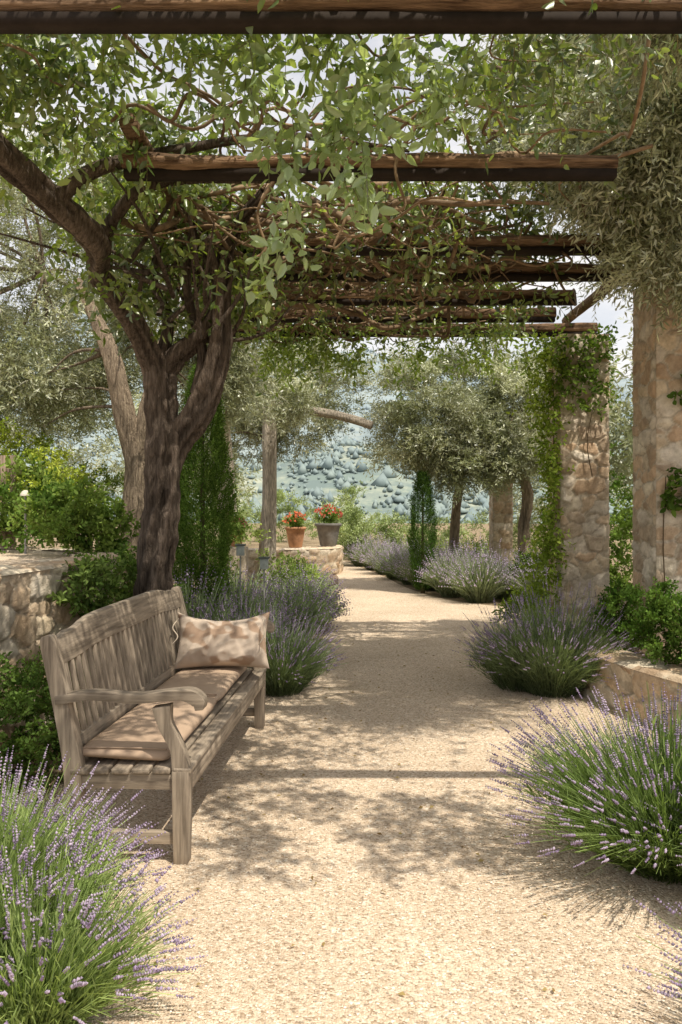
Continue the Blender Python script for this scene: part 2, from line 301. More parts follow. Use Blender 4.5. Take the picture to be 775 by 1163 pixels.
b.add(V.reshape(-1,3),None,(i+T).reshape(-1,3),np.repeat(C,6,axis=0)); b.obj('loose_gravel',M_plain)
b=B(); nl=320; P=np.c_[R.uniform(-1.3,1.8,nl),R.uniform(2,10,nl),np.full(nl,.012)]; D=rnd_unit(nl); D[:,2]*=.12; D=nz(D)
S=nz(np.cross(D,[0,0,1])+R.normal(size=(nl,3))*.15); L=R.uniform(.015,.035,nl)[:,None]
V=np.stack([P,P+D*L*.5+S*L*.2+[0,0,.006],P+D*L,P+D*L*.5-S*L*.2],1).reshape(-1,3)
b.add(V,np.arange(nl)[:,None]*4+A([0,1,2,3]),None,np.repeat(mixc((.2,.12,.05),(.42,.32,.15),nl),4,axis=0)); b.obj('fallen_leaves',M_bush)
# hills
sm=lambda a,b_,x:(lambda t:t*t*(3-2*t))(np.clip((x-a)/(b_-a),0,1))
def hz_(X,Y):
    p=np.stack([X,Y,X*0],-1).reshape(-1,3); RR=np.hypot(X,Y); TH=np.arctan2(X,Y); sn=lambda f,s_:snoise(p,f,s_).reshape(X.shape); rg=lambda f,s_:1-abs(sn(f,s_))
    return -.6-16*sm(60,150,RR)+38*sm(200,480,RR)*(1+.5*sn(.008,1)+.35*np.clip(TH*2,-1,1))-18*sm(480,640,RR)+(88+75*rg(.004,2)+40*rg(.010,8))*sm(620,1150,RR)*(1-.30*sm(.04,.35,TH)+.22*sm(0,-.4,TH))+(14*rg(.016,4)+7*rg(.035,5))*sm(180,600,RR)
na,nr=380,240; th=np.linspace(-1.1,1.1,na); rr=60*(2600/60)**np.linspace(0,1,nr); TH,RR=np.meshgrid(th,rr,indexing='ij')
X=RR*np.sin(TH); Y=RR*np.cos(TH); z=hz_(X,Y)
I=np.arange(na*nr).reshape(na,nr); Q=np.stack([I[:-1,:-1],I[1:,:-1],I[1:,1:],I[:-1,1:]],-1).reshape(-1,4)[:,::-1]
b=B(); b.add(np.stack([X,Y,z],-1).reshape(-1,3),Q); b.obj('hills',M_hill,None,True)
T8=A([[0,2,4],[2,1,4],[1,3,4],[3,0,4],[2,0,5],[1,2,5],[3,1,5],[0,3,5]])
nt_=80000; a=R.uniform(-.55,.55,nt_); r_=230*(1300/230)**(R.uniform(0,1,nt_)**.55); X=r_*np.sin(a); Y=r_*np.cos(a); Z=hz_(X,Y)
dn=snoise(np.c_[X,Y,X*0],.02,31)+.9*snoise(np.c_[X,Y,X*0],.09,33); keep=dn>R.normal(size=nt_)*.5+.05; X,Y,Z,r_=X[keep],Y[keep],Z[keep],r_[keep]; nt_=len(X)
o6=A([[1,0,0],[-1,0,0],[0,1,0],[0,-1,0],[0,0,1.3],[0,0,-.4]]); sz=.5+R.exponential(.75,(nt_,1,1)).clip(0,3)
V=np.c_[X,Y,Z+.4][:,None]+o6[None]*sz*R.uniform(.5,1.5,(nt_,6,3)); hf=haze_fac(r_)[:,None]; hf=hf+(1-hf)*.3
C=mixc((.08,.12,.05),(.20,.24,.11),nt_)*(1-hf)+HAZE_COL*.97*hf; i=np.arange(nt_)[:,None,None]*6  # tree greens with distance haze baked into the colour
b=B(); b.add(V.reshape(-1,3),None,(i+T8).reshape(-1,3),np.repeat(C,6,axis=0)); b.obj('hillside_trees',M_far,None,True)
vil=empty('hillside_houses'); b=B()
for i in range(26):
    a=R.uniform(-.35,.35); r_=R.uniform(560,980); x,y=r_*math.sin(a),r_*math.cos(a); z0=float(hz_(A([x]),A([y]))[0]); w_=R.uniform(5,8); h_=R.uniform(3,4.5); hf=float(haze_fac(r_))
    box(b,(x,y,z0+h_/2),(w_,7,h_),A([.46,.44,.40])*(1-hf)+HAZE_COL*hf); V=A([[-1,-1,0],[1,-1,0],[1,1,0],[-1,1,0],[-1,0,.5],[1,0,.5]])*A([w_/2+.3,3.8,3])+A([x,y,z0+h_])
    b.add(V,[[0,1,5,4],[2,3,4,5]],[[0,4,3],[1,2,5]],A([.38,.28,.23])*(1-hf)+HAZE_COL*hf)  # wall and roof colours carry baked-in haze too
    for j in (-.25,.25): box(b,(x+w_*j,y-3.51,z0+h_*.5),(1,.06,1.4),HAZE_COL*.6)
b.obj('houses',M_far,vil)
# ---------- walls & terraces
LP=[(-2.5,2.2),(-2.12,4.2),(-1.8,6.2),(-1.85,6.9),(-2.5,7.7),(-4.5,8.6),(-7,9.4)]
atL,WL=wall('stone_retaining_wall',LP,1.02)
P=catmull([(x,y,0) for x,y in LP],8)
sheet('upper_terrace',[(q[0]-.2,q[1]-.12) for q in P]+[(-12,10),(-12,1),(-2.7,1)],1.0,M_gravel)
RW=[(2.15,8.2),(1.98,7.2),(1.84,6.4),(1.93,5.75),(2.13,5.1),(2.6,4.2),(3.5,3.2)]
wall('low_stone_wall',RW,.34,.30,.011)
Pq=catmull([(x,y,0) for x,y in RW],8); sheet('raised_bed_soil',[(q[0]+.15,q[1]) for q in Pq]+[(9,3.2),(9,8.2)],.31,M_soil,(.17,.13,.08))
pillar('stone_pillar',2.68,6.7,.50,3.2); pillar('stone_pillar',2.52,8.9,.50,3.2); pillar('stone_pillar',2.98,15.6,.36,2.6,.025)
wall('terrace_stone_wall',[(.02,18.4),(-.18,17.3),(-1.4,16.8),(-3.5,16.6)][::-1],.55,.5,.03)
sheet('terrace_soil',[(-.05,18),(-.3,17.4),(-1.4,16.95),(-3.5,16.75),(-3.5,22),(-.4,22)],.53,M_soil,(.3,.24,.16))
# ---------- pergola
per=empty('pergola')
def beam(y,x0,x1,z,r=.05,seed=0):
    b=B(); xs=np.linspace(x0,x1,9); pts=[(x,y+R.normal()*.012,z+r*.9+R.normal()*.008) for x in xs]
    tube(b,pts,[r*R.uniform(.82,1.12) for _ in xs],20,12,A([.19,.13,.085])*R.uniform(.85,1.1),0,.075,True,seed=seed)
    box(b,((x0+x1)/2,y-.01,z-.024),(x1-x0-.02,.07,.045),(.03,.023,.019),1)
    b.obj('cross_beam',[M_log,M_steel],per,True)
ZB=3.27
for k,(y,x0,x1) in enumerate([(3.17,-2.6,2.4),(4.62,-1.2,1.52),(6.0,-1.2,2.4),(6.7,-1.3,2.8),(7.5,-1.2,2.1),(8.2,-1.2,2.1),(8.9,-1.3,2.72)]): beam(y,x0,x1,ZB,.05,k)
b=B()
for x,y0,y1 in((-1.12,4.4,9.0),(2.45,5.9,9.1),(-2.5,1.5,3.4),(2.3,1.5,3.4)):
    tube(b,[(x,y0,ZB+.17),(x+.02,(y0+y1)/2,ZB+.18),(x,y1,ZB+.17)],[.05,.055,.05],10,10,(.2,.14,.09),0,.05,True)
b.obj('side_rail',M_log,per,True)
b=B()
for i in range(340):
    along=R.uniform()<.6; zo=R.uniform(-.1,.3)
    if along: y=R.uniform(3.4,9); x0=R.uniform(-1.6,0); L=R.uniform(1,2.0); a=A([1,R.normal()*.25,0]); s0=A([x0,y,ZB+zo])
    else: x0=R.uniform(-1.5,1.5); L=R.uniform(1,3); a=A([R.normal()*.2,1,0]); s0=A([x0,R.uniform(3.6,6.5),ZB+zo])
    if s0[1]<5.2 and (R.uniform()<.7 or zo<.1): continue
    nn=8; pts=[s0+a*L*t+A([R.normal()*.06,R.normal()*.08,R.normal()*.07]) for t in np.linspace(0,1,nn)]
    r=R.choice([.006,.010,.016,.024],p=[.35,.35,.2,.1]); 
    if s0[1]<5.2: r=min(r,.010)
    tube(b,pts,[r,r,r*.8,r*.5],6,5,A([.26,.19,.125])*R.uniform(.6,1.3),0,.06)
for (x,y,zz) in ((-.02,4.4,2.78),(.28,4.3,2.95),(-.5,5,2.9),(.6,6.5,3.0)):
    pts=[(x+.1,y,ZB+.1),(x,y,ZB-.1),(x+.05,y,ZB-.3),(x-.02,y,zz),(x+.06,y,zz+.06)]; tube(b,pts,[.012,.009,.007,.004],6,6,(.25,.18,.11),0,.05)
b.obj('vine_stems',M_stick,per,True)
b=B(); VG1=(.07,.12,.028); VG2=(.25,.315,.095)
def vine_region(n,xr,yr,zr,k=7,L=.075,W=.034,thr=-.3,droop=.5,seed=0,c1=VG1,c2=VG2,tl=.22):
    P=np.c_[R.uniform(*xr,n),R.uniform(*yr,n),R.uniform(*zr,n)]
    m=snoise(P,1.9,seed)+.5*snoise(P,5,seed+1)>thr+R.normal(size=n)*.15; P=P[m]; n=len(P)
    D=nz(rnd_unit(n)+A([0,-.1,-.1])); C=mixc(c1,c2,n)*(1+.35*snoise(P,1.3,seed+2))[:,None]
    twigs(b,P,D,k,tl*R.uniform(.6,1.3,n),L,W,C,.8,droop,True,0,(.14,.11,.05))
vine_region(520,(-.8,1.9),(1.9,2.75),(3.4,3.75),thr=.0,seed=21)  # unseen foliage above the view, added to cast shade on the near path
vine_region(850,(-2,2.2),(2.75,3.6),(3.52,3.85),thr=.05,seed=23)  # added mostly above the frame to break up the front beam's shadow
vine_region(1450,(-2.4,1.0),(3.4,4.7),(3.48,3.98),thr=-.25,seed=1)
vine_region(700,(-2.6,-.9),(3.5,5.6),(3.3,3.85),thr=-.45,seed=3)
vine_region(2700,(-1.5,1.7),(4.7,8.9),(3.42,3.88),thr=-.2,seed=5)
vine_region(750,(-1.4,1.9),(5.2,8.9),(3.08,3.38),thr=-.05,seed=7,k=5)
vine_region(640,(-.8,2.2),(8.5,9.1),(2.88,3.6),thr=-.3,seed=9,c1=(.11,.18,.03),c2=(.28,.38,.07))
vine_region(560,(-1.75,-.55),(5.0,6.3),(2.68,3.5),thr=-.05,seed=11,c1=(.09,.15,.03),c2=(.28,.36,.09))
vine_region(150,(.6,1.4),(3.0,4.2),(3.3,3.55),thr=-.3,seed=12,L=.06,W=.024)
def spray(x,y,z0,z1,n=22,dx=0,L=.085,W=.042,c1=(.23,.32,.15),c2=(.4,.5,.29)):
    t=np.sort(R.uniform(0,1,n)); P=np.c_[x+dx*t+R.normal(size=n)*.02,y+R.normal(size=n)*.03,z0+(z1-z0)*t]
    D=nz(np.c_[R.normal(size=n)*.8,R.normal(size=n)*.6-.2,-.6+R.normal(size=n)*.2]); twigs(b,P,D,5,.15,L,W,mixc(c1,c2,n),.8,.4,True,0,(.14,.13,.06),.2)
for a in [(.06,3.5,3.35,2.66,26,.04),(.0,3.55,3.2,2.76,12,.02),(-.22,3.6,3.4,2.45,22,.0),(-.28,3.8,3.3,2.4,12,-.02),(-.05,3.6,3.45,3.0,18,.05),(.16,3.6,3.4,2.98,12,.05),(-.35,3.6,3.4,3.15,12,-.1),(.35,3.7,3.45,3.22,10,.1)]: spray(*a)
b.obj('vine_foliage',M_vine,per)
# ---------- gnarled main tree
tr=empty('gnarled_vine_tree'); b=B(); bc=A([.15,.119,.096])
tube(b,[(-1.30,5.8,-.05),(-1.32,5.8,.25),(-1.33,5.8,.65),(-1.28,5.8,1.1),(-1.23,5.8,1.6),(-1.24,5.8,2.1),(-1.27,5.78,2.42)],[.24,.165,.13,.12,.115,.10,.09],72,34,bc,0,.13,False,2.6,1)
tube(b,[(-1.25,5.85,1.45),(-1.18,5.82,1.8),(-.98,5.8,2.1),(-.85,5.75,2.45),(-.82,5.7,2.8),(-.75,5.6,3.2),(-.5,5.4,3.45)],[.08,.095,.09,.08,.065,.05,.03],44,22,bc,0,.14,False,1.5,2)
tube(b,[(-1.28,5.8,2.3),(-1.12,5.78,2.48),(-.95,5.75,2.62),(-.83,5.7,2.85),(-.9,5.5,3.2)],[.08,.07,.055,.045,.03],20,12,bc*1.1,0,.12,False,1,3)
tube(b,[(-1.27,5.78,2.35),(-1.38,5.6,2.62),(-1.52,5.3,2.88),(-1.47,5.0,3.0),(-1.62,4.6,3.12),(-1.78,4.3,3.25),(-1.98,4.0,3.42),(-2.3,3.6,3.7)],[.09,.075,.065,.072,.08,.082,.088,.085],44,20,bc*1.3,0,.12,False,2,4)
tube(b,[(-1.55,5.3,2.82),(-1.48,5.2,3.0),(-1.40,5.1,3.15),(-1.1,5.0,3.35),(-.4,5.2,3.45)],[.05,.05,.045,.035,.02],12,8,bc,0,.09,False,1,5)
tube(b,[(-1.28,5.8,2.35),(-1.2,5.8,2.7),(-1.3,5.8,3.0),(-1.2,5.8,3.4)],[.05,.04,.035,.02],12,8,bc,0,.09,False,1,5)
tube(b,[(-1.6,4.62,3.10),(-1.4,4.7,3.3),(-1.0,4.8,3.45),(-.3,4.7,3.5),(.4,4.9,3.5)],[.05,.04,.03,.02,.01],10,8,bc*1.2,0,.09)
tube(b,[(-1.0,5.8,2.2),(-.96,5.78,2.5),(-1.05,5.7,2.9),(-1.0,5.6,3.3)],[.05,.035,.03,.02],10,8,bc,0,.1)
for i in range(22):
    s0=A([R.uniform(-1.4,-.8),R.uniform(5.3,5.9),R.uniform(2.5,3.0)]); e=s0+A([R.normal()*.4,R.normal()*.4-.1,R.uniform(.2,.7)])
    tube(b,[s0,(s0+e)/2+R.normal(size=3)*.08,e],[.018,.012,.005],6,5,bc*1.2,0,.05)
b.obj('trunk_and_limbs',M_bark,tr,True)
# ---------- olive trees
def olive(name,trunks,frm,ells,clr,tp,k,tl,L,W,nl,r0,**kw):
    e=empty(name); b=B(); cents=crown(b,ells,clr,tp,k,tl,L,W,**kw); b.obj('crown',M_olive,e)
    b=B(); 
    for pts,rad in trunks: tube(b,pts,rad,20,10,(.36,.29,.215),0,.09,False,1,3)
    limbs(b,A(frm,float),cents,nl,r0,(.3,.245,.185),0); b.obj('trunk',M_bark,e,True)
olive('olive_tree',[([(-2.15,9,0),(-2.2,9,1.2),(-2.2,9,1.9),(-2.35,9,2.5),(-2.5,9,3.1),(-2.9,9.2,3.9)],[.2,.14,.12,.11,.09,.05]),([(-2.2,9,2.0),(-2.05,9,2.6),(-1.95,9.2,3.2),(-1.6,9.5,4)],[.1,.07,.06,.04])],
  [(-2.5,9,3.1),(-2,9.2,3.2),(-2.9,9.2,3.9),(-2.35,9,2.5),(-3.4,9.6,4.1),(-1.8,9.6,4)],[((-4.3,10,4.3),(2.3,1.6,2.0),150),((-2.2,10.4,4.3),(1.7,1.2,1.7),95),((-3.7,9.6,2.9),(1.3,.7,.75),60),((-1.5,10.6,3.2),(.7,.6,.8),30)],.42,36,12,.26,.068,.017,36,.035)
olive('olive_tree',[([(-1.38,15,0),(-1.3,15,1.5),(-1.2,15,2.6),(-.9,15,3.4)],[.13,.1,.09,.05])],[(-1.2,15,2.6),(-.9,15,3.4)],[((-.80,15,3.5),(1.15,1,1.15),80),((-2.1,15.5,3.3),(1,1,1.2),50),((-.85,13.3,3.1),(.4,.3,.3),12)],.36,32,11,.26,.08,.021,20,.03)
olive('olive_tree',[([(3.2,14.2,0),(3.1,14.2,1.0),(3.15,14.2,1.7),(2.8,14.2,2.6)],[.13,.10,.09,.05]),([(2.0,15.0,0),(2.05,15,1.2),(2.1,14.8,2.0),(2.0,14.5,2.8)],[.10,.08,.07,.04])],[(2.8,14.2,2.6),(2.0,14.5,2.8)],
  [((1.65,14.2,2.95),(1.15,1.0,1.15),105),((2.85,14.2,2.95),(1.15,1.0,1.15),95),((2.2,13.9,2.25),(1.3,.6,.55),45)],.34,34,11,.26,.08,.021,22,.03)
olive('olive_tree',[([(3.6,7.9,.3),(3.5,7.9,1.2),(3.3,7.8,2.2),(3.3,7.6,3.2),(3.4,7.2,4)],[.19,.14,.12,.1,.06])],[(3.3,7.6,3.0),(3.4,7.2,4),(3.3,7.8,2.4),(2.9,6.6,4),(2.4,5.3,4.2)],
  [((2.95,6.3,4.5),(1.6,1.2,1.5),165),((2.15,5.35,3.95),(1.0,.5,.75),95),((3.9,7.8,4.2),(1.5,1.3,1.4),40),((2.45,5.75,3.25),(.75,.4,.4),32),((1.7,6.0,4.5),(.8,.6,.7),45),((1.95,4.35,4.05),(.75,.5,.3),36)],.34,36,12,.24,.068,.016,40,.035,droop=.45,c1=(.28,.31,.18),c2=(.58,.60,.45))
b=B(); 
crown(b,[((5.2,18,2.5),(2,1.5,1.7),45),((4.8,11.5,3.0),(1.6,1.5,1.6),50),((-5.5,18,2.8),(2.4,1.5,1.8),50),((-3.2,19,1.9),(1.2,1,1.1),30)],.5,26,9,.36,.12,.034)
b.obj('background_trees',M_olive)
def cypress(name,x,y,h,r,n,z0=0,c1=(.06,.115,.022),c2=(.18,.28,.065)):
    b=B(); t=R.uniform(0,1,n); prof=np.sin(np.pi*np.clip(t*.83+.13,0,1))**.8; a=R.uniform(0,6.28,n); rr=r*prof*R.uniform(.5,1,n)**.5*(1+.15*np.sin(a*3+t*14))
    P=np.c_[x+rr*np.cos(a),y+rr*np.sin(a),z0+.05+t*(h-.1)]; D=nz(np.c_[np.cos(a)*.4,np.sin(a)*.4,np.full(n,1.)]+R.normal(size=(n,3))*.25)
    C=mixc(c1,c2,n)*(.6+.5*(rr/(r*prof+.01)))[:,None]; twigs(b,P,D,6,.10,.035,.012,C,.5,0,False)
    tube(b,[(x,y,z0),(x,y,z0+h*.9)],[.04,.01],6,4,(.12,.09,.06),0); b.obj(name,M_bush)
cypress('cypress_tree',-1.34,8.1,2.75,.27,7000); cypress('cypress_tree',1.33,13.6,1.95,.20,3000,c1=(.04,.085,.02),c2=(.11,.19,.045))
def bush(name,ells,L,W,c1,c2,per_r=.09,tp=14,k=7,mat=None,hexa=False):
    b=B(); crown(b,ells,per_r,tp,k,L*2.2,L,W,c1,c2,0.05,.2,hexa,.35,(.1,.08,.04))
    return b.obj(name,[mat or M_bush,M_flow])
DG1=(.055,.105,.025); DG2=(.16,.25,.06)
bush('boxwood_hedge',[((-1.65,3.7,.3),(.35,.5,.42),60),((-1.62,4.5,.32),(.3,.5,.38),55),((-1.62,5.1,.3),(.3,.4,.35),35),((-1.9,2.9,.25),(.4,.45,.4),45)],.028,.016,DG1,DG2)
bush('boxwood_hedge',[((2.26,5.75,.62),(.28,.26,.30),66),((2.5,5.35,.64),(.32,.3,.32),60),((2.85,4.95,.60),(.3,.35,.3),40),((2.12,6.35,.55),(.22,.25,.28),44)],.03,.018,(.055,.115,.02),(.16,.26,.055))
bush('creeping_shrub',[((-1.70,5.6,.85),(.2,.25,.25),26),((-1.55,6.2,.8),(.25,.3,.4),36),((-2.0,4.15,.55),(.16,.4,.25),24)],.045,.026,(.07,.13,.03),(.23,.31,.09),.12,9,6,hexa=True)
bush('leafy_shrub',[((-2.35,7.0,1.33),(.38,.4,.30),50),((-2.9,7.6,1.45),(.45,.4,.40),50),((-2.05,7.2,1.2),(.25,.3,.28),30)],.05,.03,(.08,.15,.03),(.27,.36,.09),.12,10,6,hexa=True)
bush('golden_shrub',[((-3.9,9.3,1.95),(.55,.4,.6),60),((-3.3,9.4,1.7),(.5,.4,.5),45),((-4.8,9.4,1.9),(.6,.4,.6),30),((-2.9,8.4,1.55),(.35,.3,.35),24)],.05,.028,(.25,.34,.04),(.54,.60,.12),.14,10,6)
bush('garden_shrub',[((-3.1,10.5,1.2),(1.2,.6,.8),50),((-2.0,12,1.0),(.9,.7,1.0),50),((-.75,11.2,.35),(.45,.5,.45),30)],.055,.03,(.11,.18,.04),(.33,.4,.13),.2,14,7)
bush('garden_shrub',[((3.7,8.6,1.0),(.6,.7,1.0),60),((3.3,10.4,1.0),(.6,.7,1.3),60),((4.6,10,1.2),(.9,1,1.5),50),((3.1,12.3,.5),(.6,.6,.55),35),((4.6,7,.9),(.9,.9,.9),40)],.055,.03,(.08,.15,.03),(.25,.35,.08),.2,15,7)
bush('garden_shrub',[((.2,20,.8),(.6,.5,.6),40),((1.0,21,.7),(.8,.6,.65),50),((-.2,23,.9),(.9,.6,.8),45),((2.2,19,.6),(.8,.6,.55),45),((3.6,19,.7),(.9,.6,.65),45),((-1.6,21,1.1),(.9,.6,.8),45),((-2.6,18.5,1.1),(.8,.6,.8),40),((.3,22,1.2),(.3,.3,.9),20)],.08,.03,(.25,.32,.14),(.49,.55,.31),.22,14,7)
bush('green_shrub',[((1.85,16.6,.3),(.3,.3,.35),20),((2.6,16.3,.35),(.4,.3,.4),30),((2.05,9.2,.25),(.3,.35,.3),30),((3.3,13.5,.4),(.3,.3,.4),24)],.06,.022,(.15,.24,.04),(.4,.5,.1),.12,10,6)
bush('background_hedge',[((-6,14,1.2),(2,1,1.5),60),((6,14,1.2),(1.6,2,1.7),60),((-7,11,2),(1.5,1,1.3),40)],.1,.05,(.11,.17,.05),(.32,.38,.16),.35,14,7)
b=B()
for cx,cy in((2.35,16),(2.9,15.2),(1.9,17.2)):
    nn=26; a=R.uniform(0,6.28,nn); D=nz(np.c_[np.cos(a),np.sin(a),R.uniform(.5,2,nn)]); leaves(b,np.tile([cx,cy,.1],(nn,1)).astype(float),D,R.uniform(.4,.6,nn),.07,mixc((.2,.28,.06),(.42,.48,.15),nn),0,True)
b.obj('agave_plant',M_bush)
def climb(name,n,fpos,c1,c2,L=.05,W=.03,seed=0,thr=0,st=7):
    b=B(); P,Nn=fpos(n); m=snoise(P,3,seed)>thr; P=P[m];Nn=Nn[m]; D=nz(Nn*.6+rnd_unit(len(P))+A([0,0,-.2])); twigs(b,P+Nn*.02,D,4,.1,L,W,mixc(c1,c2,len(P)),.8,.2,True,0,(.1,.08,.04)); 
    for i in range(st):
        p0=P[R.integers(len(P))].copy(); q=p0.copy(); q[2]=max(.1,p0[2]-R.uniform(.4,1.2)); tube(b,[q,(p0+q)/2+A([R.normal()*.04,0,0]),p0],[.006,.005,.003],5,4,(.15,.11,.07))
    b.obj(name,M_bush)
def f1(n):
    z=R.uniform(.1,3.2,n); wd=.15+.10*np.sin(z*3); x=2.24-wd*.5+R.normal(size=n)*wd*.45; return np.c_[x,R.uniform(8.52,8.85,n),z],np.tile([-.6,-.8,0.],(n,1))
climb('climbing_vine',850,f1,(.14,.22,.03),(.38,.46,.10),.055,.03,1,-.9)
def f2(n): z=R.uniform(2.4,3.3,n); return np.c_[R.uniform(2.2,2.8,n),np.full(n,8.6),z],np.tile([0,-1.,0],(n,1))
climb('climbing_vine',220,f2,(.08,.14,.03),(.2,.28,.06),.06,.035,5,-.1,1)
def f3(n): x=R.uniform(2.48,2.9,n); return np.c_[x,np.full(n,6.42),R.choice([1.55,2.35,1.5],n)+R.normal(size=n)*.07],np.tile([0,-1.,0],(n,1))
climb('climbing_vine',90,f3,(.05,.1,.02),(.13,.2,.04),.07,.045,9,-.6,3)
def f4(n): 
    s=R.uniform(1.4,WL*.55,n); a,nn=atL(s); a[:,2]=R.uniform(.3,1.05,n)**.8; return a,nn
climb('wall_ivy',300,f4,(.07,.13,.025),(.22,.3,.07),.055,.04,4,.35)
# ---------- lavender
def lavender(b,x,y,r,h,ns=700,fl=.55,z0=0,detail=1,c1=(.09,.14,.035),c2=(.24,.30,.12),lean=(0,0),f1=(.32,.245,.37),f2=(.55,.47,.58)):
    c1,c2=A(c1),A(c2)
    a=R.uniform(0,6.28,ns); q=R.uniform(0,1,ns)**.55; ti=q*1.15
    base=np.c_[x+np.cos(a)*q*r*.35,y+np.sin(a)*q*r*.35,np.full(ns,z0)]
    hl=h*R.uniform(.66,1.12,ns)*(1-.12*q)*(1+.12*np.sin(a*3+x*9)+.08*np.sin(a*7+y*5))
    out=np.c_[np.cos(a),np.sin(a),a*0]; az=np.sin(ti)
    tip=base+out*(az*r*.85)[:,None]+A([lean[0],lean[1],0])*h; tip[:,2]+=hl*np.cos(ti*.82); tip+=R.normal(size=(ns,3))*.03
    mid=base*.5+tip*.5; mid[:,2]+=h*.10*q; mid-=out*(.06*r*q)[:,None]
    P=[base,base*.45+mid*.55+A([0,0,.01]),mid*.6+tip*.4+A([0,0,.012]),tip]
    s=nz(np.cross(tip-base,rnd_unit(ns)))*(.0016 if detail else .004); k=[1,1,.8,.5]
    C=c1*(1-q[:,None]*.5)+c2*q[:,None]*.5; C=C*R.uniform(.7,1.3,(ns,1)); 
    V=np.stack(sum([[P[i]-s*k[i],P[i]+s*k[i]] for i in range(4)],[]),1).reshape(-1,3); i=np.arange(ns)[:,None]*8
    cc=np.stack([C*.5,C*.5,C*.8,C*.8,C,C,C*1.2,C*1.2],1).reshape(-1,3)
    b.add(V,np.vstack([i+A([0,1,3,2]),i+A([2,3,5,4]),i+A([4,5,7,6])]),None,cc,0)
    kl=10 if detail else 7; t=R.uniform(.05,.78,(ns,kl,1)); pb=base[:,None]*(1-t)**2+2*mid[:,None]*t*(1-t)+tip[:,None]*t*t
    D=nz(nz(tip-base)[:,None]+R.normal(size=(ns,kl,3))*.33+A([0,0,.2])).reshape(-1,3); pb=pb.reshape(-1,3)
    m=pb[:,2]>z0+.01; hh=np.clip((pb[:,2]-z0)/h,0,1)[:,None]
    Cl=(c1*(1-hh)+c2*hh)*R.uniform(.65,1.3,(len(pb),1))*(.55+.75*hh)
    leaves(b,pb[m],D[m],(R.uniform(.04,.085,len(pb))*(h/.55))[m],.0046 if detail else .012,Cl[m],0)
    f=R.uniform(size=ns)<fl; T=tip[f]; d=nz(tip-P[2])[f]; n=len(T); wl=7 if detail else 3; sl=R.uniform(.04,.075,n)*(1 if detail else 1.2)
    cf=mixc(f1,f2,n)
    for w_ in range(wl):
        c=T+d*(sl*(w_/(wl-1)-.15))[:,None]; sz=(.0056 if detail else .010)*(1-.45*w_/(wl-1))*R.uniform(.7,1.25,(n,1,1))
        V=c[:,None]+base6[None]*sz*A([1,1,1.1])+R.normal(size=(n,6,3))*.001; i=np.arange(n)[:,None,None]*6
        b.add(V.reshape(-1,3),None,(i+T8).reshape(-1,3),np.repeat(cf*R.uniform(.7,1.3,(n,1)),6,axis=0),1)
base6=A([[1,0,0],[-1,0,0],[0,1,0],[0,-1,0],[0,0,1],[0,0,-1.]])
def lav(name,lst,**kw):
    b=B()
    for l in lst: lavender(b,*l,**kw)
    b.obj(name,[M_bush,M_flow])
lav('lavender_bush',[(-1.14,2.62,.46,.54,1800),(-.85,2.3,.36,.42,1000)],fl=.38,c1=(.17,.25,.075),c2=(.45,.54,.22))
lav('lavender_bush',[(1.30,3.32,.56,.60,2100),(1.65,3.0,.5,.5,800)],fl=.45,c1=(.11,.18,.045),c2=(.33,.42,.16),lean=(-.05,0))
lav('lavender_bush',[(1.24,2.02,.40,.44,700)],fl=.5,c1=(.11,.18,.045),c2=(.33,.42,.16))
lav('lavender_bush',[(1.60,6.35,.52,.70,1500),(1.9,6.55,.4,.66,600),(1.38,6.5,.42,.6,600)],fl=.45,c1=(.12,.175,.08),c2=(.36,.42,.23))
lav('lavender_bush',[(-.46,6.35,.42,.58,1200),(-.78,6.6,.48,.62,900)],fl=.42,c1=(.13,.19,.09),c2=(.38,.44,.25))
lav('lavender_bush',[(-.58,8.6,.5,.58,900),(-1.0,8.0,.5,.66,900),(-.4,9.6,.42,.52,700),(-1.35,7.3,.45,.74,700)],fl=.5,c1=(.17,.23,.12),c2=(.42,.48,.30),detail=0)
lav('lavender_bush',[(-.5,10.6,.5,.55,500),(-.6,12,.5,.55,450),(-.65,13.6,.5,.55,400),(-1.3,10.5,.6,.65,450)],fl=.5,c1=(.17,.23,.12),c2=(.42,.48,.30),detail=0)
F1=(.45,.37,.51);F2=(.67,.59,.70)
rows=[(2.05,12.4),(2.5,12.9),(1.75,13.1),(1.95,13.8),(1.45,14.2),(1.3,15.2),(1.75,14.9),(1.1,16.3),(1.5,16.3),(.95,17.5),(1.35,17.6),(.75,18.6),(.5,19.8),(2.9,12.0),(2.2,14.6),(3.3,11.6)]
lav('lavender_row',[(x,y,.48,R.uniform(.58,.78),560) for x,y in rows],fl=.8,c1=(.2,.25,.14),c2=(.44,.48,.34),detail=0,f1=F1,f2=F2)
# ---------- bench
L_=2.1; be=empty('garden_bench',(-.60,3.30,0),-math.atan(.055)); wc=A([.28,.232,.18])
def vc(): return wc*R.uniform(.8,1.15)
b=B()
bx=lambda z:-.475-max(0,z-.36)*.2
for y in (.035,L_-.035):
    sweep(b,[(-.035,y,0),(-.035,y,.2),(-.035,y,.37)],(0,1,0),.066,[.056,.066,.07],vc(),0)
    sweep(b,[(-.035,y,.365),(-.055,y,.46),(-.10,y,.55),(-.115,y,.625)],(0,1,0),.056,[.07,.05,.05,.075],vc(),0)
    sweep(b,[(-.50,y,0),(-.475,y,.2),(-.475,y,.38),(-.52,y,.62),(-.575,y,.86),(-.585,y,.90)],(0,1,0),.06,[.065,.065,.07,.062,.055,.03],vc(),0)
ns=27
for i in range(ns):
    y=.12+(L_-.24)*i/(ns-1); z1=.80+.06*math.exp(-((y-L_/2)/.75)**6); sweep(b,[(bx(.47)+.01,y,.47),(bx(z1)+.01,y,z1)],(0,1,0),.034,[.015,.015],vc(),0)
